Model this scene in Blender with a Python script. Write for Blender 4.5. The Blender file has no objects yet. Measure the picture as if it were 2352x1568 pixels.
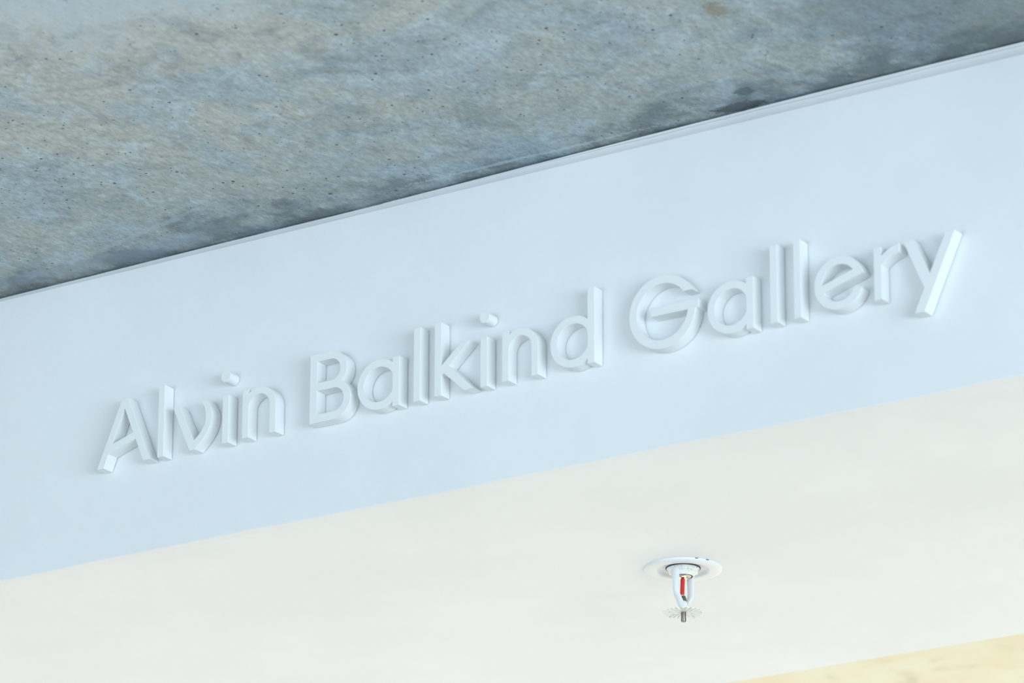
import bpy, bmesh, math, random
from mathutils import Vector, Matrix
from mathutils.geometry import delaunay_2d_cdt

random.seed(7)
sc = bpy.context.scene
COL = sc.collection
MM = 0.001
RAD = math.radians

# ------------------------------------------------------------------ camera
cam_d = bpy.data.cameras.new('camera')
cam = bpy.data.objects.new('camera', cam_d)
COL.objects.link(cam)
yaw, pitch, roll = RAD(33.637), RAD(19.524), RAD(0.170)
fwd = Vector((-math.sin(yaw) * math.cos(pitch), math.cos(yaw) * math.cos(pitch), math.sin(pitch)))
right = Vector((math.cos(yaw), math.sin(yaw), 0))
up = right.cross(fwd)
r_ = right * math.cos(roll) + up * math.sin(roll)
u_ = -right * math.sin(roll) + up * math.cos(roll)
m = Matrix((r_, u_, -fwd)).transposed().to_4x4()
m.translation = Vector((0, 0, 2.970)) - fwd * 4.4
cam.matrix_world = m
cam_d.sensor_width = 36
cam_d.lens = 10450 / 2352 * 36
cam_d.clip_start = 0.05
cam_d.clip_end = 100
cam_d.dof.use_dof = True
cam_d.dof.focus_distance = 4.62
cam_d.dof.aperture_fstop = 8.5
sc.camera = cam

# ------------------------------------------------------------------ world, daylight, lamps, exposure
world = bpy.data.worlds.new('sky')
sc.world = world
world.use_nodes = True
bg = world.node_tree.nodes['Background']
bg.inputs[0].default_value = (0.62, 0.82, 1.0, 1)
bg.inputs[1].default_value = 1.0


def area(name, loc, rot, sx, sy, power, color, spread=180):
    d = bpy.data.lights.new(name, 'AREA')
    d.shape = 'RECTANGLE'
    d.size, d.size_y = sx, sy
    d.energy, d.color = power, color
    d.spread = RAD(spread)
    o = bpy.data.objects.new(name, d)
    o.location, o.rotation_euler = loc, rot
    COL.objects.link(o)
    return o


DAY = (0.735, 0.865, 0.965)
WARM = (1.0, 0.93, 0.875)
# daylight through the foyer windows (right side wall and the wall behind the viewer)
area('daylight', (7.06, -3.6, 1.55), (RAD(90), 0, RAD(90)), 5.2, 2.3, 318, DAY)
area('daylight', (-0.6, -6.86, 1.55), (RAD(90), 0, 0), 5.6, 2.3, 102, DAY)
# warm gallery lamps on the gallery ceiling
for lx in (-3.0, -1.0, 1.0):
    for ly in (2.0, 4.2):
        area('gallery_lamp', (lx, ly, 3.10), (0, 0, 0), 0.5, 0.5, 40, WARM)

vs = sc.view_settings
sc.display_settings.display_device = 'sRGB'
vs.view_transform = 'Standard'
vs.look = 'None'
vs.gamma = 1
vs.use_curve_mapping = False
vs.exposure = 0.34
sc.cycles.use_denoising = True
sc.cycles.max_bounces = 10
sc.cycles.diffuse_bounces = 8


# ------------------------------------------------------------------ materials
def mat(name, color, rough=0.6, metal=0.0, spec=0.4):
    mt = bpy.data.materials.new(name)
    mt.use_nodes = True
    b = mt.node_tree.nodes['Principled BSDF']
    b.inputs['Base Color'].default_value = (*color, 1)
    b.inputs['Roughness'].default_value = rough
    b.inputs['Metallic'].default_value = metal
    b.inputs['Specular IOR Level'].default_value = spec
    return mt


class NT:
    def __init__(s, mt):
        s.t = mt.node_tree
        s.b = s.t.nodes['Principled BSDF']
        s.coord = s.n('ShaderNodeTexCoord').outputs['Object']

    def n(s, ty, **kw):
        nd = s.t.nodes.new(ty)
        for k, v in kw.items():
            setattr(nd, k, v)
        return nd

    def link(s, a, b):
        s.t.links.new(a, b)

    def setin(s, nd, key, v):
        if isinstance(v, bpy.types.NodeSocket):
            s.link(v, nd.inputs[key])
        else:
            nd.inputs[key].default_value = v

    def mapping(s, scale=(1, 1, 1), loc=(0, 0, 0), rot=(0, 0, 0)):
        nd = s.n('ShaderNodeMapping')
        nd.inputs['Scale'].default_value = scale
        nd.inputs['Location'].default_value = loc
        nd.inputs['Rotation'].default_value = rot
        s.link(s.coord, nd.inputs['Vector'])
        return nd.outputs[0]

    def noise(s, vec, scale, detail=4, rough=0.55, dist=0.0):
        nd = s.n('ShaderNodeTexNoise')
        s.link(vec, nd.inputs['Vector'])
        nd.inputs['Scale'].default_value = scale
        nd.inputs['Detail'].default_value = detail
        nd.inputs['Roughness'].default_value = rough
        nd.inputs['Distortion'].default_value = dist
        return nd.outputs['Fac']

    def ramp(s, fac, stops):
        nd = s.n('ShaderNodeValToRGB')
        e = nd.color_ramp.elements
        while len(e) < len(stops):
            e.new(0.5)
        for el, (p, c) in zip(e, stops):
            el.position = p
            el.color = (*c, 1) if len(c) == 3 else c
        s.link(fac, nd.inputs[0])
        return nd.outputs[0]

    def step(s, fac, a, b):
        nd = s.n('ShaderNodeMapRange', interpolation_type='SMOOTHSTEP')
        s.link(fac, nd.inputs['Value'])
        nd.inputs['From Min'].default_value = a
        nd.inputs['From Max'].default_value = b
        return nd.outputs[0]

    def math(s, op, a, b=0.0):
        nd = s.n('ShaderNodeMath', operation=op)
        s.setin(nd, 0, a)
        s.setin(nd, 1, b)
        return nd.outputs[0]

    def mix(s, fac, a, b, mode='MIX'):
        nd = s.n('ShaderNodeMix', data_type='RGBA', blend_type=mode)
        s.setin(nd, 0, fac)
        for i, v in ((6, a), (7, b)):
            if isinstance(v, tuple):
                nd.inputs[i].default_value = (*v, 1)
            else:
                s.link(v, nd.inputs[i])
        return nd.outputs[2]

    def bump(s, h, strength, dist, prev=None):
        nd = s.n('ShaderNodeBump')
        nd.inputs['Strength'].default_value = strength
        nd.inputs['Distance'].default_value = dist
        s.link(h, nd.inputs['Height'])
        if prev is not None:
            s.link(prev, nd.inputs['Normal'])
        return nd.outputs[0]


def painted(name, color, grain=900, strength=0.25, rough=0.65, mottle=0.02):
    mt = mat(name, color, rough)
    t = NT(mt)
    v = t.mapping()
    n1 = t.noise(v, 5, 3)
    c2 = tuple(c * (1 - mottle * 2) for c in color)
    t.link(t.mix(t.step(n1, 0.3, 0.7), color, c2), t.b.inputs['Base Color'])
    h = t.noise(v, grain, 2, 0.6)
    t.link(t.bump(h, strength, 0.0004), t.b.inputs['Normal'])
    return mt


M_WALL = painted('wall_paint', (0.84, 0.86, 0.87), 700, 0.5)
M_SOFFIT = painted('soffit_paint', (0.845, 0.87, 0.885), 700, 0.25)
M_TRIM = painted('trim_plaster', (0.74, 0.75, 0.76), 500, 0.4)
M_LETTER = painted('letter_paint', (0.845, 0.865, 0.86), 1200, 0.12, 0.55, 0.005)
M_ROOM = painted('room_paint', (0.80, 0.80, 0.79), 400, 0.2)
M_FLOOR = painted('floor_resin', (0.70, 0.70, 0.68), 60, 0.05, 0.5)
M_FLOOR_DARK = painted('foyer_floor', (0.31, 0.31, 0.305), 60, 0.05, 0.5)
M_FRAME = mat('window_frame_paint', (0.75, 0.76, 0.77), 0.4)
M_DARK = mat('void', (0.03, 0.035, 0.04), 0.9)


def concrete():
    mt = mat('cast_concrete', (0.38, 0.40, 0.39), 0.75, 0, 0.3)
    t = NT(mt)
    v = t.mapping()
    vs_ = t.mapping((1.0, 0.42, 1.0))                      # streaks running towards the wall
    big = t.noise(v, 5.5, 5, 0.6, 0.6)
    mid = t.noise(v, 22, 6, 0.62, 0.8)
    fine = t.noise(vs_, 260, 4, 0.7, 0.3)
    streak = t.noise(vs_, 100, 5, 0.65, 0.5)
    base = t.mix(t.step(big, 0.36, 0.58), (0.355, 0.435, 0.485), (0.425, 0.455, 0.440))
    light = t.mix(t.math('MULTIPLY', t.step(mid, 0.50, 0.66), 0.60), base, (0.46, 0.56, 0.63))
    dark = t.mix(t.math('MULTIPLY', t.step(t.noise(t.mapping(loc=(3, 5, 0)), 14, 6, 0.65, 1.0), 0.48, 0.68), 0.50),
                 light, (0.215, 0.265, 0.29))
    tint = t.mix(t.math('MULTIPLY', t.step(t.noise(t.mapping(loc=(8, 1, 0)), 30, 4, 0.6), 0.55, 0.75), 0.35),
                 dark, (0.40, 0.39, 0.32))
    st = t.mix(0.30, tint, t.ramp(streak, [(0.3, (0.24, 0.27, 0.28)), (0.7, (0.66, 0.70, 0.70))]), 'OVERLAY')
    fi = t.mix(0.62, st, t.ramp(fine, [(0.3, (0.32, 0.32, 0.32)), (0.7, (0.70, 0.71, 0.72))]), 'OVERLAY')
    # bug holes left by air bubbles: sparse small pits of mixed size
    pits = None
    for scale, keep, rad in ((100, 0.66, 0.20), (45, 0.80, 0.10), (200, 0.74, 0.26)):
        vo = t.n('ShaderNodeTexVoronoi', feature='F1')
        t.link(v, vo.inputs['Vector'])
        vo.inputs['Scale'].default_value = scale
        sep = t.n('ShaderNodeSeparateColor')
        t.link(vo.outputs['Color'], sep.inputs[0])
        on = t.step(sep.outputs[0], keep, keep + 0.01)
        r = t.math('MULTIPLY', sep.outputs[1], rad)
        inside = t.step(t.math('SUBTRACT', r, vo.outputs['Distance']), -0.015, 0.02)
        p = t.math('MULTIPLY', on, inside)
        pits = p if pits is None else t.math('MAXIMUM', pits, p)
    cluster = t.step(t.noise(t.mapping(loc=(2, 7, 3)), 9, 3), 0.38, 0.54)
    pits = t.math('MULTIPLY', pits, cluster)
    col = t.mix(t.math('MULTIPLY', pits, 0.92), fi, (0.05, 0.065, 0.07))

    # marks with a shape of their own: a rust stain, chipped spots and lime smears by the wall
    def blob(cx, cy, rx, ry, rot, ns, amt):
        mp = t.n('ShaderNodeMapping', vector_type='TEXTURE')
        mp.inputs['Location'].default_value = (cx, cy, 0)
        mp.inputs['Rotation'].default_value = (0, 0, RAD(rot))
        mp.inputs['Scale'].default_value = (rx, ry, 1)
        t.link(t.coord, mp.inputs[0])
        sx = t.n('ShaderNodeSeparateXYZ')
        t.link(mp.outputs[0], sx.inputs[0])
        d = t.math('SQRT', t.math('ADD', t.math('POWER', sx.outputs[0], 2.0), t.math('POWER', sx.outputs[1], 2.0)))
        nn = t.noise(v, ns, 5, 0.7)
        d = t.math('ADD', d, t.math('MULTIPLY', t.math('SUBTRACT', nn, 0.5), amt))
        return t.math('SUBTRACT', 1.0, t.step(d, 0.55, 1.0))
    col = t.mix(t.math('MULTIPLY', blob(0.360, -0.212, 0.013, 0.022, 20, 160, 2.2), 0.55), col, (0.27, 0.20, 0.10))
    col = t.mix(t.math('MULTIPLY', blob(0.283, -0.031, 0.012, 0.012, 0, 120, 1.6), 0.75), col, (0.09, 0.11, 0.12))
    col = t.mix(t.math('MULTIPLY', blob(0.262, -0.002, 0.036, 0.012, 8, 150, 1.8), 0.85), col, (0.07, 0.085, 0.095))
    col = t.mix(t.math('MULTIPLY', blob(0.58, -0.09, 0.24, 0.16, 20, 20, 1.5), 0.50), col, (0.150, 0.180, 0.185))
    col = t.mix(t.math('MULTIPLY', blob(-0.10, -0.60, 0.26, 0.17, 20, 12, 1.2), 0.60), col, (0.52, 0.61, 0.68))
    # blotchy darker patches of irregular outline, gathered towards the wall
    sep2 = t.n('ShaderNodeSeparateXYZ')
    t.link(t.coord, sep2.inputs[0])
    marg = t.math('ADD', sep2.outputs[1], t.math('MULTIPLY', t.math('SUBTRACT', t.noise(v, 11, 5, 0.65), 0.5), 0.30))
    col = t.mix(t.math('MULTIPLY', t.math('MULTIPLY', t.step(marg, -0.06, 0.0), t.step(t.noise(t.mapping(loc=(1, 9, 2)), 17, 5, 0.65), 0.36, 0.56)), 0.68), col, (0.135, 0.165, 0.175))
    col = t.mix(t.math('MULTIPLY', blob(0.03, -0.010, 0.17, 0.0035, 2, 200, 3.4), 0.45), col, (0.60, 0.68, 0.74))
    col = t.mix(t.math('MULTIPLY', blob(-0.40, -0.062, 0.10, 0.0065, -14, 90, 3.2), 0.40), col, (0.48, 0.57, 0.62))
    col = t.mix(t.math('MULTIPLY', blob(-0.50, -0.016, 0.20, 0.020, 2, 25, 1.5), 0.4), col, (0.28, 0.34, 0.42))
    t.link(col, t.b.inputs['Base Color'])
    h = t.math('SUBTRACT', t.math('ADD', t.math('MULTIPLY', fine, 0.6), t.math('MULTIPLY', streak, 0.6)),
               t.math('MULTIPLY', pits, 2.5))
    t.link(t.bump(h, 0.55, 0.0012), t.b.inputs['Normal'])
    return mt


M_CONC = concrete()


def gallery_concrete():
    mt = mat('limewashed_concrete', (0.72, 0.70, 0.56), 0.8)
    t = NT(mt)
    v = t.mapping()
    a = t.noise(v, 7, 4, 0.6, 0.5)
    b = t.noise(t.mapping(loc=(4, 2, 0)), 16, 3, 0.6, 0.3)
    c = t.mix(t.step(a, 0.35, 0.65), (0.76, 0.75, 0.62), (0.73, 0.68, 0.50))
    c = t.mix(t.math('MULTIPLY', t.step(b, 0.58, 0.74), 0.6), c, (0.50, 0.48, 0.34))
    t.link(c, t.b.inputs['Base Color'])
    t.link(t.bump(b, 0.3, 0.002), t.b.inputs['Normal'])
    return mt


M_GCEIL = gallery_concrete()
M_SPR = painted('sprinkler_enamel', (0.79, 0.815, 0.83), 2500, 0.10, 0.28, 0.02)


def chipped(name):
    mt = mat(name, (0.80, 0.80, 0.76), 0.35)
    t = NT(mt)
    v = t.mapping()
    n1 = t.noise(v, 330, 4, 0.7)
    t.link(t.mix(t.step(n1, 0.56, 0.66), (0.80, 0.81, 0.78), (0.42, 0.42, 0.37)), t.b.inputs['Base Color'])
    return mt


M_CHIP = chipped('worn_enamel')
M_RED = mat('red_liquid', (0.62, 0.002, 0.008), 0.12, 0, 0.6)
M_RED.node_tree.nodes['Principled BSDF'].inputs['Coat Weight'].default_value = 0.6
M_GLASS = mat('bulb_glass', (0.92, 0.90, 0.86), 0.05)
M_GLASS.node_tree.nodes['Principled BSDF'].inputs['Transmission Weight'].default_value = 0.75
M_BRASS = mat('brass', (0.78, 0.72, 0.58), 0.22, 1.0)
M_STEEL = mat('dark_steel', (0.20, 0.19, 0.17), 0.35, 1.0)
M_SHADOWGAP = mat('shadow_gap_and_seal', (0.04, 0.05, 0.06), 0.8)  # near-black for the sprinkler's painted-in shadow gaps and its seal ring


# ------------------------------------------------------------------ helpers
def obj(name, bm, m_, parent=None, smooth=None):
    me = bpy.data.meshes.new(name)
    bmesh.ops.recalc_face_normals(bm, faces=bm.faces)
    bm.to_mesh(me)
    bm.free()
    me.materials.append(m_)
    o = bpy.data.objects.new(name, me)
    COL.objects.link(o)
    if parent is not None:
        o.parent = parent
    if smooth is not None:
        for p in me.polygons:
            p.use_smooth = True
        me.set_sharp_from_angle(angle=RAD(smooth))
    return o


def struct(name, bm, m_, smooth=None):
    o = obj(name, bm, m_, None, smooth)
    o['kind'] = 'structure'
    return o


def box(bm, x0, x1, y0, y1, z0, z1):
    g = bmesh.ops.create_cube(bm, size=1.0)
    for v in g['verts']:
        v.co = Vector((x0 + (v.co.x + .5) * (x1 - x0), y0 + (v.co.y + .5) * (y1 - y0), z0 + (v.co.z + .5) * (z1 - z0)))
    return g['verts']


def lathe(bm, prof, seg=64, cx=0, cy=0, cz=0, close=False):
    """prof: list of (r, z) in mm; spun about the vertical axis through cx, cy"""
    rings = []
    for r, z in prof:
        if r <= 1e-6:
            rings.append([bm.verts.new(((cx) * MM, cy * MM, (cz + z) * MM))])
        else:
            rings.append([bm.verts.new(((cx + r * math.cos(2 * math.pi * k / seg)) * MM,
                                        (cy + r * math.sin(2 * math.pi * k / seg)) * MM, (cz + z) * MM)) for k in range(seg)])
    pairs = list(zip(rings, rings[1:]))
    if close:
        pairs.append((rings[-1], rings[0]))
    for a, b in pairs:
        for k in range(seg):
            k2 = (k + 1) % seg
            if len(a) == 1 and len(b) == 1:
                continue
            if len(a) == 1:
                bm.faces.new((a[0], b[k], b[k2]))
            elif len(b) == 1:
                bm.faces.new((a[k], a[k2], b[0]))
            else:
                bm.faces.new((a[k], a[k2], b[k2], b[k]))


def in_poly(p, poly):
    c = False
    j = len(poly) - 1
    for i in range(len(poly)):
        (xi, yi), (xj, yj) = poly[i], poly[j]
        if (yi > p[1]) != (yj > p[1]) and p[0] < (xj - xi) * (p[1] - yi) / (yj - yi) + xi:
            c = not c
        j = i
    return c


def outline(nv, tri):
    """boundary loops of a triangle set, material on the left, simplified"""
    dire = set()
    for t in tri:
        a = sum(nv[t[i]][0] * nv[t[(i + 1) % len(t)]][1] - nv[t[(i + 1) % len(t)]][0] * nv[t[i]][1] for i in range(len(t)))
        t = list(t) if a > 0 else list(t)[::-1]
        for i in range(len(t)):
            dire.add((t[i], t[(i + 1) % len(t)]))
    nxt = {}
    for a, b in dire:
        if (b, a) not in dire:
            nxt[a] = b
    loops = []
    while nxt:
        st = next(iter(nxt))
        lp, c = [], st
        while c in nxt:
            lp.append(tuple(nv[c]))
            c = nxt.pop(c)
        changed = True
        while changed and len(lp) > 3:
            changed = False
            for i in range(len(lp)):
                p, q, r = lp[i - 1], lp[i], lp[(i + 1) % len(lp)]
                u = (q[0] - p[0], q[1] - p[1])
                v = (r[0] - q[0], r[1] - q[1])
                lu, lv = math.hypot(*u), math.hypot(*v)
                if lu < 0.28 or lv < 1e-6 or abs(u[0] * v[1] - u[1] * v[0]) / (lu * lv) < 0.012 and u[0] * v[0] + u[1] * v[1] > 0:
                    del lp[i]
                    changed = True
                    break
        if len(lp) > 2:
            loops.append(lp)
    return loops


def inset(lp, w):
    if w == 0:
        return list(lp)
    out = []
    n = len(lp)
    for i in range(n):
        p, q, r = lp[i - 1], lp[i], lp[(i + 1) % n]
        u = Vector((q[0] - p[0], q[1] - p[1])).normalized()
        v = Vector((r[0] - q[0], r[1] - q[1])).normalized()
        n1, n2 = Vector((-u.y, u.x)), Vector((-v.y, v.x))
        m_ = n1 + n2
        k = w / max(0.45, 1 + n1.dot(n2))
        out.append((q[0] + m_.x * k, q[1] + m_.y * k))
    return out


def union2d(polys, holes=()):
    """2-D union of simple polygons (minus the hole polygons) -> verts, triangles"""
    vs_, fs = [], []
    for p in list(polys) + list(holes):
        i0 = len(vs_)
        vs_ += [Vector(q) for q in p]
        fs.append(list(range(i0, len(vs_))))
    nv = delaunay_2d_cdt(vs_, [], fs, 0, 1e-7)
    nv, nf = nv[0], nv[2]

    tri = []
    for f in nf:
        c = (sum(nv[i][0] for i in f) / len(f), sum(nv[i][1] for i in f) / len(f))
        if any(in_poly(c, p) for p in polys) and not any(in_poly(c, p) for p in holes):
            tri.append(f)
    return nv, tri


# ------------------------------------------------------------------ the room
Z_SOFF = 2831.4 * MM       # underside of the bulkhead
Z_BEAD = 3140.1 * MM       # top edge of the plastered face
BACK = 750 * MM            # depth of the bulkhead
X0, X1 = -5.0, 7.2
Y0, Y1 = -7.0, 6.5
ZC = 3.152
SPX, SPY = -20.0, 346.0    # the sprinkler on the underside

bm = bmesh.new()
box(bm, X0 - .2, X1 + .2, Y0 - .2, 0.375, -0.2, 0)
struct('floor', bm, M_FLOOR_DARK)
bm = bmesh.new()
box(bm, X0 - .2, X1 + .2, 0.375, Y1 + .2, -0.2, 0)
struct('floor_gallery', bm, M_FLOOR)


# concrete ceiling over the foyer: a slightly uneven cast slab that rises to the right along the wall
def ceil_line(x):
    pts = [(-5, 3.149), (-.655, 3.1487), (-.537, 3.1495), (-.367, 3.1508), (-.149, 3.1513), (.058, 3.1536), (.351, 3.1563), (.56, 3.1566), (8, 3.157)]
    for (a, za), (b, zb) in zip(pts, pts[1:]):
        if x <= b:
            return za + (zb - za) * (x - a) / (b - a)
    return pts[-1][1]


def frange(a, b, st):
    n = max(1, round((b - a) / st))
    return [a + (b - a) * i / n for i in range(n)]


bm = bmesh.new()
xs = frange(X0, -0.9, 0.4) + frange(-0.9, 0.9, 0.0075) + frange(0.9, X1, 0.4) + [X1]
ys = frange(Y0, -0.9, 0.4) + frange(-0.9, -0.1, 0.04) + frange(-0.1, 0.012, 0.014) + [0.012, 0.05]
grid = []
rng = random.Random(3)
for i, x in enumerate(xs):
    col = []
    for j, y in enumerate(ys):
        z = ceil_line(x)
        if abs(x) < 0.9:
            z += 0.0004 * math.sin(x * 41 + 1.3) + 0.0003 * math.sin(x * 97 + y * 30)
            if y > -0.03:
                z += rng.uniform(-0.00035, 0.00035)
            # broken edge of the pour beside the wall
            if 0.20 < x < 0.32 and y > -0.02:
                z += 0.0012 * math.sin((x - 0.20) / 0.12 * math.pi) * rng.uniform(0.2, 1)
        col.append(bm.verts.new((x, y, z)))
    grid.append(col)
top = [[bm.verts.new((x, y, 3.35)) for y in (Y0, 0.05)] for x in (X0, X1)]
for a, b in zip(grid, grid[1:]):
    for j in range(len(ys) - 1):
        bm.faces.new((a[j], b[j], b[j + 1], a[j + 1]))
bm.faces.new((top[0][0], top[1][0], top[1][1], top[0][1]))
bm.faces.new([c[0] for c in grid] + [top[1][0], top[0][0]])
bm.faces.new([c[-1] for c in grid] + [top[1][1], top[0][1]])
bm.faces.new(grid[0] + [top[0][1], top[0][0]])
bm.faces.new(grid[-1] + [top[1][1], top[1][0]])
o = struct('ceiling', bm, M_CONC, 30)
o['label'] = 'grey cast concrete ceiling with small air holes'

# bulkhead face: 12.5 mm board with a softened lower corner; upper edge stops short of the concrete
bm = bmesh.new()
R = 1.6 * MM
prof = [(0, Z_BEAD)]
for k in range(7):
    a = k / 6 * math.pi / 2
    prof.append((R - R * math.cos(a), Z_SOFF + R - R * math.sin(a)))
prof += [(0.0125, Z_SOFF), (0.0125, Z_BEAD)]
xl = [X0] + frange(-0.9, 0.9, 0.03) + [0.9, X1]
prev = None
for x in xl:
    ring = []
    for i, (y, z) in enumerate(prof):
        w = 0.0
        if abs(x) < 0.9 and i in range(1, 8):
            w = 0.0004 * math.sin(x * 13) + 0.00025 * math.sin(x * 37 + 1)
        ring.append(bm.verts.new((x, y, z + w * (1 if i < 8 else 0))))
    if prev:
        for k in range(len(ring)):
            k2 = (k + 1) % len(ring)
            bm.faces.new((prev[k], ring[k], ring[k2], prev[k2]))
    else:
        bm.faces.new(ring)
    prev = ring
bm.faces.new(prev)
o = struct('wall_back', bm, M_WALL, 40)
o['label'] = 'white bulkhead face above the gallery opening'

# underside of the bulkhead with the hole for the sprinkler
hole = [(SPX * MM + 0.0275 * math.cos(2 * math.pi * k / 48), SPY * MM + 0.0275 * math.sin(2 * math.pi * k / 48)) for k in range(48)]
nv, tri = union2d([[(X0, 0.0125), (X1, 0.0125), (X1, BACK), (X0, BACK)]], [hole])
bm = bmesh.new()
bv = [bm.verts.new((p[0], p[1], Z_SOFF)) for p in nv]
fs = [bm.faces.new([bv[i] for i in t]) for t in tri]
ex = bmesh.ops.extrude_face_region(bm, geom=fs)
for e in ex['geom']:
    if isinstance(e, bmesh.types.BMVert):
        e.co.z += 0.0125
o = struct('soffit', bm, M_SOFFIT)
o['label'] = 'white underside of the bulkhead'

bm = bmesh.new()
box(bm, X0, X1, BACK - 0.0125, BACK, Z_SOFF + 0.0125, 3.26)
struct('wall_gallery', bm, M_SOFFIT)

# recessed shadow joint between the face and the concrete
bm = bmesh.new()
prev = None
xl = [X0] + frange(-0.9, 0.9, 0.02) + [0.9, X1]
for x in xl:
    zt = ceil_line(x) - 0.0021
    ring = [bm.verts.new(q) for q in ((x, 0.0125, 3.1290), (x, 0.0070, 3.1290), (x, 0.0070, zt), (x, 0.0125, zt))]
    if prev:
        for k in range(4):
            bm.faces.new((prev[k], ring[k], ring[(k + 1) % 4], prev[(k + 1) % 4]))
    else:
        bm.faces.new(ring)
    prev = ring
bm.faces.new(prev)
struct('trim_1', bm, M_TRIM)
bm = bmesh.new()
prev = None
for x in [-0.16] + frange(-0.14, 0.9, 0.02) + [0.9, X1]:
    w = 0.0003 * math.sin(x * 29) + 0.0002 * math.sin(x * 71)
    z1 = ceil_line(x) - 0.0021
    z0 = min(z1 - 0.0006, 3.1500 + 0.0032 * max(0, x) + w)
    yf = 0.0068 - 0.0018 * min(1.0, (x + 0.16) / 0.3)
    ring = [bm.verts.new(q) for q in ((x, 0.0072, z0), (x, yf, z0), (x, yf - 0.0005, z1), (x, 0.0072, z1))]
    if prev:
        for k in range(4):
            bm.faces.new((prev[k], ring[k], ring[(k + 1) % 4], prev[(k + 1) % 4]))
    else:
        bm.faces.new(ring)
    prev = ring
bm.faces.new(prev)
struct('trim_2', bm, M_TRIM)

# gallery beyond: ceiling, outer walls
bm = bmesh.new()
box(bm, X0, X1, BACK, Y1, 3.15, 3.35)
o = struct('ceiling_gallery', bm, M_GCEIL)
o['label'] = 'cream mottled ceiling of the room beyond the bulkhead'


def wall_with_opening(name, axis, pos, thick, a0, a1, openings):
    """axis 'x': wall plane at x=pos running along y; openings (lo, hi, z0, z1)"""
    bm = bmesh.new()
    segs = []
    cur = a0
    for lo, hi, z0, z1 in openings:
        segs += [(cur, lo, 0, 3.35), (lo, hi, 0, z0), (lo, hi, z1, 3.35)]
        cur = hi
    segs.append((cur, a1, 0, 3.35))
    for s0, s1, z0, z1 in segs:
        if axis == 'x':
            box(bm, min(pos, pos + thick), max(pos, pos + thick), s0, s1, z0, z1)
        else:
            box(bm, s0, s1, min(pos, pos + thick), max(pos, pos + thick), z0, z1)
    return struct(name, bm, M_ROOM)


wall_with_opening('wall_left', 'x', X0, -0.2, Y0 - .2, Y1 + .2, [])
wall_with_opening('wall_right', 'x', X1, 0.2, Y0 - .2, Y1 + .2, [(-6.3, -0.9, 0.35, 2.75)])
wall_with_opening('wall_front', 'y', Y0, -0.2, X0, X1, [(-3.5, 2.3, 0.35, 2.75)])
wall_with_opening('wall_far', 'y', Y1, 0.2, X0, X1, [])


def window(name, axis, pos, lo, hi, z0, z1, n):
    bm = bmesh.new()
    t = 0.05
    for k in range(n + 1):
        c = lo + (hi - lo) * k / n
        c0, c1 = max(lo, c - t / 2), min(hi, c + t / 2)
        if axis == 'x':
            box(bm, pos, pos + .06, c0, c1, z0, z1)
        else:
            box(bm, c0, c1, pos, pos + .06, z0, z1)
    for z in (z0, z1 - t):
        if axis == 'x':
            box(bm, pos, pos + .06, lo, hi, z, z + t)
        else:
            box(bm, lo, hi, pos, pos + .06, z, z + t)
    return struct(name, bm, M_FRAME)


window('window_1', 'x', 7.26, -6.3, -0.9, 0.35, 2.75, 4)
window('window_2', 'y', -7.12, -3.5, 2.3, 0.35, 2.75, 4)

# ------------------------------------------------------------------ raised letters
DEPTH = 15.5
GAP = 0.9


def arc(cx, cz, r, a0, a1, n):
    return [(cx + r * math.cos(RAD(a0 + (a1 - a0) * k / n)), cz + r * math.sin(RAD(a0 + (a1 - a0) * k / n))) for k in range(n + 1)]


def band(outer, inner):
    return [[outer[k], outer[k + 1], inner[k + 1], inner[k]] for k in range(len(outer) - 1)]


def rect(x0, x1, z0, z1):
    return [[(x0, z0), (x1, z0), (x1, z1), (x0, z1)]]


def bowl(cx, cz, ro, ri, clampx=None):
    o, i = arc(cx, cz, ro, 0, 360, 96), arc(cx, cz, ri, 0, 360, 96)
    if clampx is not None:
        o = [(min(x, clampx), z) for x, z in o]
    return band(o, i)


def g_l(w=7.7, h=75.6):
    return rect(0, w, 0, h)


def g_a(h=50.6):
    return rect(42.1, 50.0, 0, h) + bowl(25.9, 25.4, 25.9, 18.1, 48.5)


def g_n():
    s = 34.2
    arch = band(arc(20.7, 30.4, 20.7, 158, 0, 48), arc(20.7, 30.4, 13.1, 172, 0, 48))
    return rect(0, 7.6, 0, 50.4) + arch + rect(33.8, 41.4, 0, 30.4)


def g_A():
    return [[(0, 0), (8.6, 0.2), (37.8, 70.4), (29.4, 70.0)],
            [(29.4, 70.0), (37.8, 70.4), (67.8, 0), (59.2, 0)],
            [(11.0, 13.2), (14.5, 23.2), (47, 32.9), (49, 25.2)]]


def g_v():
    inner = [(34.9, 49.6), (38.6, 45.0), (40.9, 39.5), (41.8, 33.5), (41.0, 26.5), (38.3, 20.5), (33.5, 15.0), (26.6, 9.2)]
    outer = [(43.2, 49.5), (46.6, 44.0), (49.0, 38.5), (49.6, 33.0), (48.6, 25.5), (45.2, 17.5), (38.6, 9.0), (28.6, 0.2)]

    def cr(p, n=5):
        out = []
        for i in range(len(p) - 1):
            a, b, c, d = p[max(0, i - 1)], p[i], p[i + 1], p[min(len(p) - 1, i + 2)]
            for k in range(n):
                s = k / n
                out.append(tuple(0.5 * ((2 * b[j]) + (c[j] - a[j]) * s + (2 * a[j] - 5 * b[j] + 4 * c[j] - d[j]) * s * s
                                        + (3 * b[j] - a[j] - 3 * c[j] + d[j]) * s ** 3) for j in (0, 1)))
        out.append(p[-1])
        return out
    return band(cr(outer), cr(inner)) + [[(0, 49.2), (8.0, 49.4), (28.6, 7.6), (28.6, 0.2), (21.8, 0)]] \
        + [[(21.8, 0), (28.6, 0.2), (28.0, 10.2), (26.6, 9.2)]]


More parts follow.
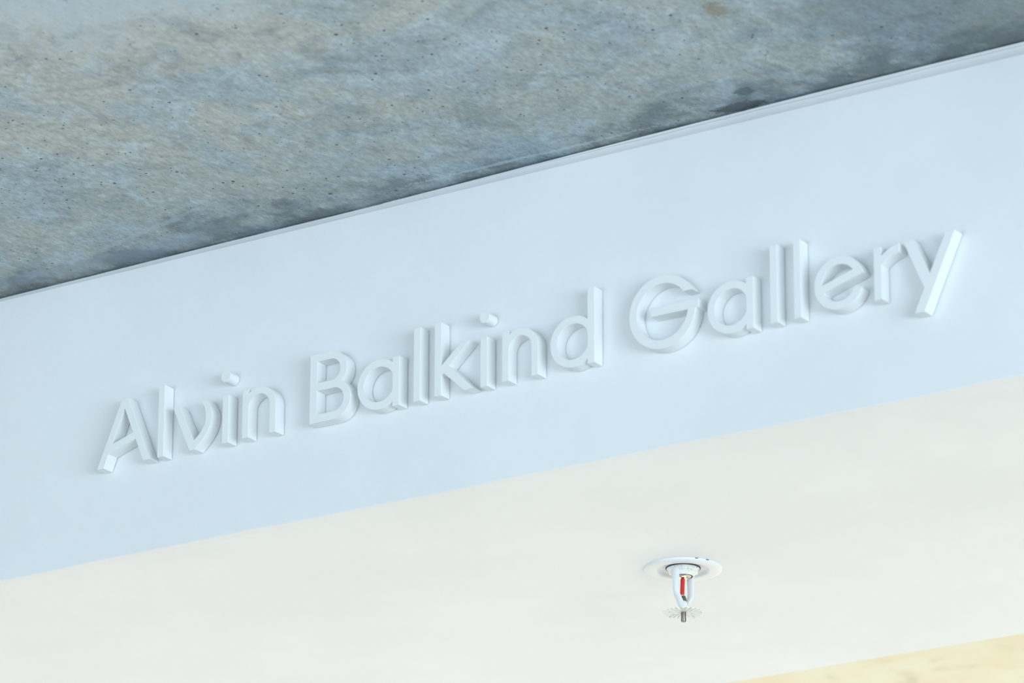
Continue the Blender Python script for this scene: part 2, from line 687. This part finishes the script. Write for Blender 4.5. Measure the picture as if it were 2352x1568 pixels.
def g_B():
    up_ = arc(25.4, 52.3, 19.3, 90, -90, 40), arc(25.4, 52.3, 11.4, 90, -90, 40)
    lo_ = arc(29.0, 20.6, 20.6, 90, -90, 44), arc(29.0, 20.6, 12.3, 90, -90, 44)
    return rect(0, 8.7, 0, 71.6) + band(*up_) + band(*lo_) + rect(6, 25.4, 63.7, 71.6) + rect(6, 29.0, 32.9, 41.2) + rect(6, 29.0, 0, 8.3)


def g_k():
    return rect(0, 7.8, 0, 75.2) + [
        [(6, 25.0), (6, 18.2), (6.6, 21.0), (11.0, 21.9), (17.0, 28.6), (40.9, 50.1), (30.8, 49.8), (7.6, 30.2), (6, 30)],
        [(9.4, 23.4), (34.6, 0.2), (46.0, 0.6), (17.0, 28.6), (8, 27.2)]]


def g_G():
    cx, cz = 36.8, 36.1
    o = arc(cx, cz, 36.8, 25.6, 356, 130)
    i = arc(cx, cz, 28.2, 34.3, 356, 130)
    return band(o, i) + rect(24.2, 76.6, 32.9, 41.6)


def g_e():
    cx, cz = 26.0, 26.0
    o = arc(cx, cz, 26.0, 12, 339, 110)
    i = arc(cx, cz, 18.0, 12, 342, 110)
    sl = 0.298
    x0, x1 = 9.0, 25.5 + 26
    zl = lambda x: 20.0 + (x - 14.0) * sl
    zu = lambda x: zl(x) + 8.3
    # slanted bar from the left of the bowl to its right edge
    bar = [(7.2, zl(7.2) + 1.0), (50.9, zl(50.9) + 0.25), (51.4, 31.3), (50.8, 33.4), (45.0, zu(45.0)), (7.2, zu(7.2))]
    bar = [(8.3, zl(8.3)), (51.38, zl(51.38) + 0.1), (50.6, 34.4), (44.0, zu(44.0)), (6.8, zu(6.8))]
    return band(o, i) + [bar]


def g_r():
    return rect(0, 7.8, 0, 50.8) + [[(6, 40.4), (9.9, 43.6), (18.5, 49.0), (27.3, 50.6), (26.8, 42.4), (20.0, 40.7), (13.8, 38.0), (7.8, 33.4), (6, 34)]]


def g_y():
    return [[(0, 71.8), (9.8, 71.7), (30.0, 28.8), (20.0, 23.6)],
            [(10.0, 0.3), (20.4, 0), (53.6, 72.5), (43.6, 72.4)]]


LET = []


def make_letter(polys, x, z, label, group, dot=None, pins=()):
    root = None
    if dot:
        root = bpy.data.objects.new('letter', None)
        root.empty_display_size = 0.01
        COL.objects.link(root)
        root.location = (x * MM, 0, z * MM)

    def solid(name, polys, parent):
        nv, tri = union2d([[(px, pz) for px, pz in p] for p in polys])
        loops = outline(nv, tri)
        bm = bmesh.new()
        W = 0.34
        levels = [(0.0, -GAP), (0.0, -(DEPTH - W)), (0.29 * W, -(DEPTH - 0.29 * W)), (W, -DEPTH)]
        front = []
        for lp in loops:
            rings = [[bm.verts.new((q[0] * MM, y * MM, q[1] * MM)) for q in inset(lp, w)] for w, y in levels]
            for r0, r1 in zip(rings, rings[1:]):
                for k in range(len(lp)):
                    k2 = (k + 1) % len(lp)
                    bm.faces.new((r0[k], r0[k2], r1[k2], r1[k]))
            front.append((inset(lp, W), rings[-1], lp, rings[0]))
        for idx in (0, 2):
            pts, vmap, cons = [], [], []
            for fr in front:
                i0, n = len(pts), len(fr[idx])
                pts += [Vector(q) for q in fr[idx]]
                vmap += fr[idx + 1]
                cons += [(i0 + k, i0 + (k + 1) % n) for k in range(n)]
            cv, ce, cf, ov, oe, of = delaunay_2d_cdt(pts, cons, [], 0, 1e-7)
            for f in cf:
                c = (sum(cv[i][0] for i in f) / len(f), sum(cv[i][1] for i in f) / len(f))
                if sum(in_poly(c, fr[idx]) for fr in front) % 2 == 1:
                    bm.faces.new([vmap[ov[i][0]] for i in f])
        o = obj(name, bm, M_LETTER, parent)
        for p in o.data.polygons:
            p.use_smooth = True
        o.data.set_sharp_from_angle(angle=RAD(14))
        return o

    if dot:
        o = solid('stem', polys, root)
        d = solid('dot', [arc(dot[0], dot[1], dot[2], 0, 360, 48)[:-1]], root)
    else:
        root = o = solid('letter', polys, None)
        root.location = (x * MM, 0, z * MM)
    # mounting studs joining the letter to the wall across the narrow gap
    for host, pts in ((o, pins), (d, [dot[:2]]) if dot else (None, ())):
        if host is None:
            continue
        for k, (px, pz) in enumerate(pts):
            b2 = bmesh.new()
            g = bmesh.ops.create_cone(b2, cap_ends=True, segments=12, radius1=1.6 * MM, radius2=1.6 * MM, depth=3.0 * MM,
                                      matrix=Matrix.Translation((px * MM, -1.5 * MM + 0.0 * MM, pz * MM)) @ Matrix.Rotation(RAD(90), 4, 'X'))
            s = obj('mounting_stud', b2, M_STEEL, host)
    root['label'] = label
    root['category'] = 'letter'
    root['group'] = group
    LET.append(root)
    return root


G1, G2, G3 = 'raised letters of the first word', 'raised letters of the second word', 'raised letters of the third word'


def base(x):
    return 2970 - 47.1 + 0.0032 * (x + 490)


def put(polys, x, label, group, dz=0, **kw):
    return make_letter(polys, x, base(x) + dz, label, group, **kw)


put(g_A(), -496.9, 'white raised capital A with slanted crossbar, start of the sign', G1, pins=((10, 10), (55, 15), (33, 62)))
put(g_l(), -419.6, 'white raised l just right of the capital A', G1, dz=-0.3, pins=((3.8, 12), (3.8, 62)))
put(g_v(), -400.8, 'white raised v with a curved right arm', G1, dz=-0.5, pins=((8, 38), (46, 34)))
put(rect(0, 7.6, 0, 49.9), -338.0, 'white raised i between the v and the n of the first word', G1, dz=-0.6, dot=(3.1, 70.4, 6.0), pins=((3.8, 10), (3.8, 40)))
put(g_n(), -313.1, 'white raised n that ends the first word', G1, pins=((3.8, 10), (37.6, 10)))
put(g_B(), -230.0, 'white raised capital B starting the second word', G2, dz=-0.3, pins=((4, 10), (4, 60)))
put(g_a(), -172.2, 'white raised a touching the capital B', G2, pins=((46, 10), (4, 25)))
put(g_l(), -105.0, 'white raised l between the a and the k', G2, dz=-0.5, pins=((3.8, 12), (3.8, 62)))
put(g_k(), -80.2, 'white raised k of the second word', G2, pins=((3.8, 12), (3.8, 62)))
put(rect(0, 8.0, 0, 50.2), -26.5, 'white raised i between the k and the n of the second word', G2, dz=-0.5, dot=(4.6, 70.8, 5.8), pins=((3.8, 10), (3.8, 40)))
put(g_n(), -1.3, 'white raised n just left of the d', G2, pins=((3.8, 10), (37.6, 10)))
put(g_l(7.8, 76.6) + [[(min(px, 49.9) - 42.4 - 0.0, pz) for px, pz in q] for q in bowl(25.9, 25.4, 25.9, 18.1, 48.5)],
    54.1 + 42.4, 'white raised d that ends the second word', G2, dz=-0.2, pins=((3.8, 12), (3.8, 62)))
put(g_G(), 143.4, 'white raised capital G with a long crossbar', G3, dz=-0.5, pins=((4.3, 36), (68, 20)))
put(g_a(51.2), 229.9, 'white raised a touching the crossbar of the capital G', G3, dz=-0.4, pins=((46, 10), (4, 25)))
put(g_l(7.7, 76.7), 298.0, 'white raised l just right of the a, left of the pair', G3, dz=0.0, pins=((3.8, 12), (3.8, 62)))
put(g_l(7.5, 77.0), 323.4, 'white raised l just left of the e, right of the pair', G3, dz=-0.4, pins=((3.8, 12), (3.8, 62)))
put(g_e(), 345.2, 'white raised e with a slanted crossbar', G3, dz=-0.6, pins=((4, 26), (26, 4)))
put(g_r(), 408.2, 'white raised r between the e and the y', G3, dz=0.3, pins=((3.8, 10), (3.8, 40)))
put(g_y(), 439.4, 'white raised y at the end of the sign', G3, dz=-20.6, pins=((22, 12), (44, 58)))

# ------------------------------------------------------------------ fire sprinkler
spr = bpy.data.objects.new('fire_sprinkler', None)
COL.objects.link(spr)
spr.location = (SPX * MM, SPY * MM, Z_SOFF)
spr['label'] = 'white pendent fire sprinkler with a red glass bulb under the bulkhead'
spr['category'] = 'sprinkler'

bm = bmesh.new()
lathe(bm, [(40.0, 0.0), (39.9, -1.4), (39.3, -2.3), (37.2, -3.2), (35.4, -3.5), (30.5, -3.3), (28.4, -3.0), (27.0, -2.4), (26.2, -1.2),
           (25.6, -0.2), (24.0, 1.2), (21.0, 2.0), (17.4, 2.2), (17.4, 3.2), (22.0, 3.0), (26.2, 2.2), (27.2, 1.0), (27.4, 0.0)], 96, close=True)
obj('escutcheon', bm, M_SPR, spr, 40)
# dark slivers that paint in the shadow gap between the ring and the plaster
for a0, a1 in ((-74, -69), (-56, -51)):
    bm = bmesh.new()
    pts = []
    for a in (a0, a1):
        for rr, zz in ((39.6, -0.15), (40.15, -0.15), (40.0, -0.85), (39.5, -0.85)):
            an = RAD(a + 33)
            pts.append(bm.verts.new((rr * MM * math.cos(an), rr * MM * math.sin(an), zz * MM)))
    for k in range(4):
        bm.faces.new((pts[k], pts[(k + 1) % 4], pts[4 + (k + 1) % 4], pts[4 + k]))
    bm.faces.new(pts[:4])
    bm.faces.new(pts[4:])
    obj('gap_shadow', bm, M_SHADOWGAP, spr)

bm = bmesh.new()
lathe(bm, [(0, 9.0), (15.2, 9.0), (15.2, 1.0), (17.0, 0.4), (17.0, -0.9), (15.8, -1.0), (0, -1.0)], 48)
# hexagonal wrench boss with a chamfered rim and a round collar under it
lathe(bm, [(0, -0.8), (17.2, -0.8), (17.2, -3.8), (15.2, -5.0), (0, -5.0)], 6)
lathe(bm, [(0, -4.8), (13.4, -4.8), (12.2, -6.8), (11.4, -8.6), (10.6, -9.0), (9.8, -8.8), (9.6, -6.5), (0, -6.5)], 40)
obj('body', bm, M_CHIP, spr, 30)
bm = bmesh.new()
lathe(bm, [(17.0, 0.6), (17.9, 0.4), (17.9, -0.5), (17.0, -0.6)], 64, close=True)
obj('shadow_ring', bm, M_SHADOWGAP, spr, 40)  # dark ring standing in for the shadow where the cup meets the body


def sweep(bm, path, half_u, half_n, ang):
    """rectangular bar along path of (along, z) in the frame plane at angle ang; half_u in plane, half_n across"""
    d = Vector((math.cos(ang), math.sin(ang), 0))
    nrm = Vector((-math.sin(ang), math.cos(ang), 0))
    rings = []
    for i, (s, z) in enumerate(path):
        a = path[max(0, i - 1)]
        b = path[min(len(path) - 1, i + 1)]
        t = Vector((b[0] - a[0], b[1] - a[1])).normalized()
        q = Vector((-t.y, t.x))
        hu = half_u[i] if isinstance(half_u, (list, tuple)) else half_u
        hn = half_n[i] if isinstance(half_n, (list, tuple)) else half_n
        ring = []
        for su, sn in ((-1, -.55), (-.6, -1), (.6, -1), (1, -.55), (1, .55), (.6, 1), (-.6, 1), (-1, .55)):
            p = d * (s + q.x * su * hu) + nrm * (sn * hn)
            ring.append(bm.verts.new((p.x * MM, p.y * MM, (z + q.y * su * hu) * MM)))
        rings.append(ring)
    for a, b in zip(rings, rings[1:]):
        for k in range(8):
            bm.faces.new((a[k], a[(k + 1) % 8], b[(k + 1) % 8], b[k]))
    bm.faces.new(rings[0])
    bm.faces.new(rings[-1])


FA = RAD(89)
for s in (-1, 1):
    bm = bmesh.new()
    sweep(bm, [(s * 13.2, -2.4), (s * 13.6, -10), (s * 13.9, -22), (s * 13.4, -27.5), (s * 11.2, -31.0), (s * 6.5, -36.0), (s * 3.0, -40.2), (s * 1.2, -42.4)],
          [2.4, 2.2, 2.1, 2.3, 2.3, 2.2, 2.2, 1.6], [3.9, 3.3, 3.0, 2.9, 2.9, 3.0, 3.4, 3.6], FA)
    obj('frame_arm', bm, M_SPR, spr, 40)
bm = bmesh.new()
lathe(bm, [(0, -34.4), (2.6, -34.6), (3.8, -36.5), (4.5, -40.0), (4.6, -43.4), (3.6, -44.8), (0, -44.8)], 32)
obj('boss', bm, M_SPR, spr, 40)

# seat cap above the bulb
bm = bmesh.new()
lathe(bm, [(0, -6.0), (8.6, -6.0), (8.7, -8.6), (7.9, -9.4), (6.4, -9.7), (6.2, -10.8), (4.2, -11.2), (2.6, -10.2), (0, -10.2)], 40)
obj('seat_cap', bm, M_BRASS, spr, 30)
bm = bmesh.new()
lathe(bm, [(8.6, -6.8), (9.7, -7.0), (9.8, -8.4), (9.2, -9.2), (8.6, -9.0)], 40, close=True)
obj('seal_ring', bm, M_SHADOWGAP, spr, 30)

# glass bulb with red liquid, slightly tilted
bulb = bpy.data.objects.new('bulb', None)
COL.objects.link(bulb)
bulb.parent = spr
bulb.rotation_euler = (0, RAD(3.0), 0)
bulb.location = (0, 0, -0.9 * MM)
bm = bmesh.new()
lathe(bm, [(0, -9.0), (1.3, -9.1), (1.6, -9.6), (2.1, -10.5), (2.3, -12), (2.3, -27.2), (0, -27.2)], 28)
obj('liquid', bm, M_RED, bulb, 50)
bm = bmesh.new()
lathe(bm, [(0, -27.2), (2.1, -27.2), (2.05, -28.6), (1.4, -30.2), (0, -30.6)], 28)
obj('glass_tip', bm, M_GLASS, bulb, 50)
bm = bmesh.new()
lathe(bm, [(0, -29.4), (2.0, -29.4), (2.6, -30.6), (3.3, -33.2), (3.4, -34.8), (0, -34.8)], 28)
obj('bulb_seat', bm, M_STEEL, spr, 40)

# toothed deflector
bm = bmesh.new()
NT_ = 24
lo, hi = [], []
for k in range(NT_):
    a = 2 * math.pi * k / NT_
    w = 2 * math.pi / NT_
    for fr, rr in ((-0.26, 20.6), (-0.13, 21.0), (0.13, 21.0), (0.26, 20.6), (0.34, 15.2), (0.66, 15.2)):
        x, y = rr * math.cos(a + fr * w), rr * math.sin(a + fr * w)
        zz = -46.0 - (1.0 if rr > 18 else 0.0)
        lo.append(bm.verts.new((x * MM, y * MM, (zz - 0.55) * MM)))
        hi.append(bm.verts.new((x * MM, y * MM, (zz + 0.55) * MM)))
c0 = bm.verts.new((0, 0, -46.55 * MM))
c1 = bm.verts.new((0, 0, -45.45 * MM))
N = len(lo)
for k in range(N):
    k2 = (k + 1) % N
    bm.faces.new((lo[k], lo[k2], hi[k2], hi[k]))
    bm.faces.new((c0, lo[k2], lo[k]))
    bm.faces.new((c1, hi[k], hi[k2]))
obj('deflector', bm, M_CHIP, spr)
bm = bmesh.new()
lathe(bm, [(0, -44.0), (2.6, -44.0), (2.6, -55.8), (2.3, -56.4), (0, -56.4)], 24)
obj('screw', bm, M_STEEL, spr, 40)
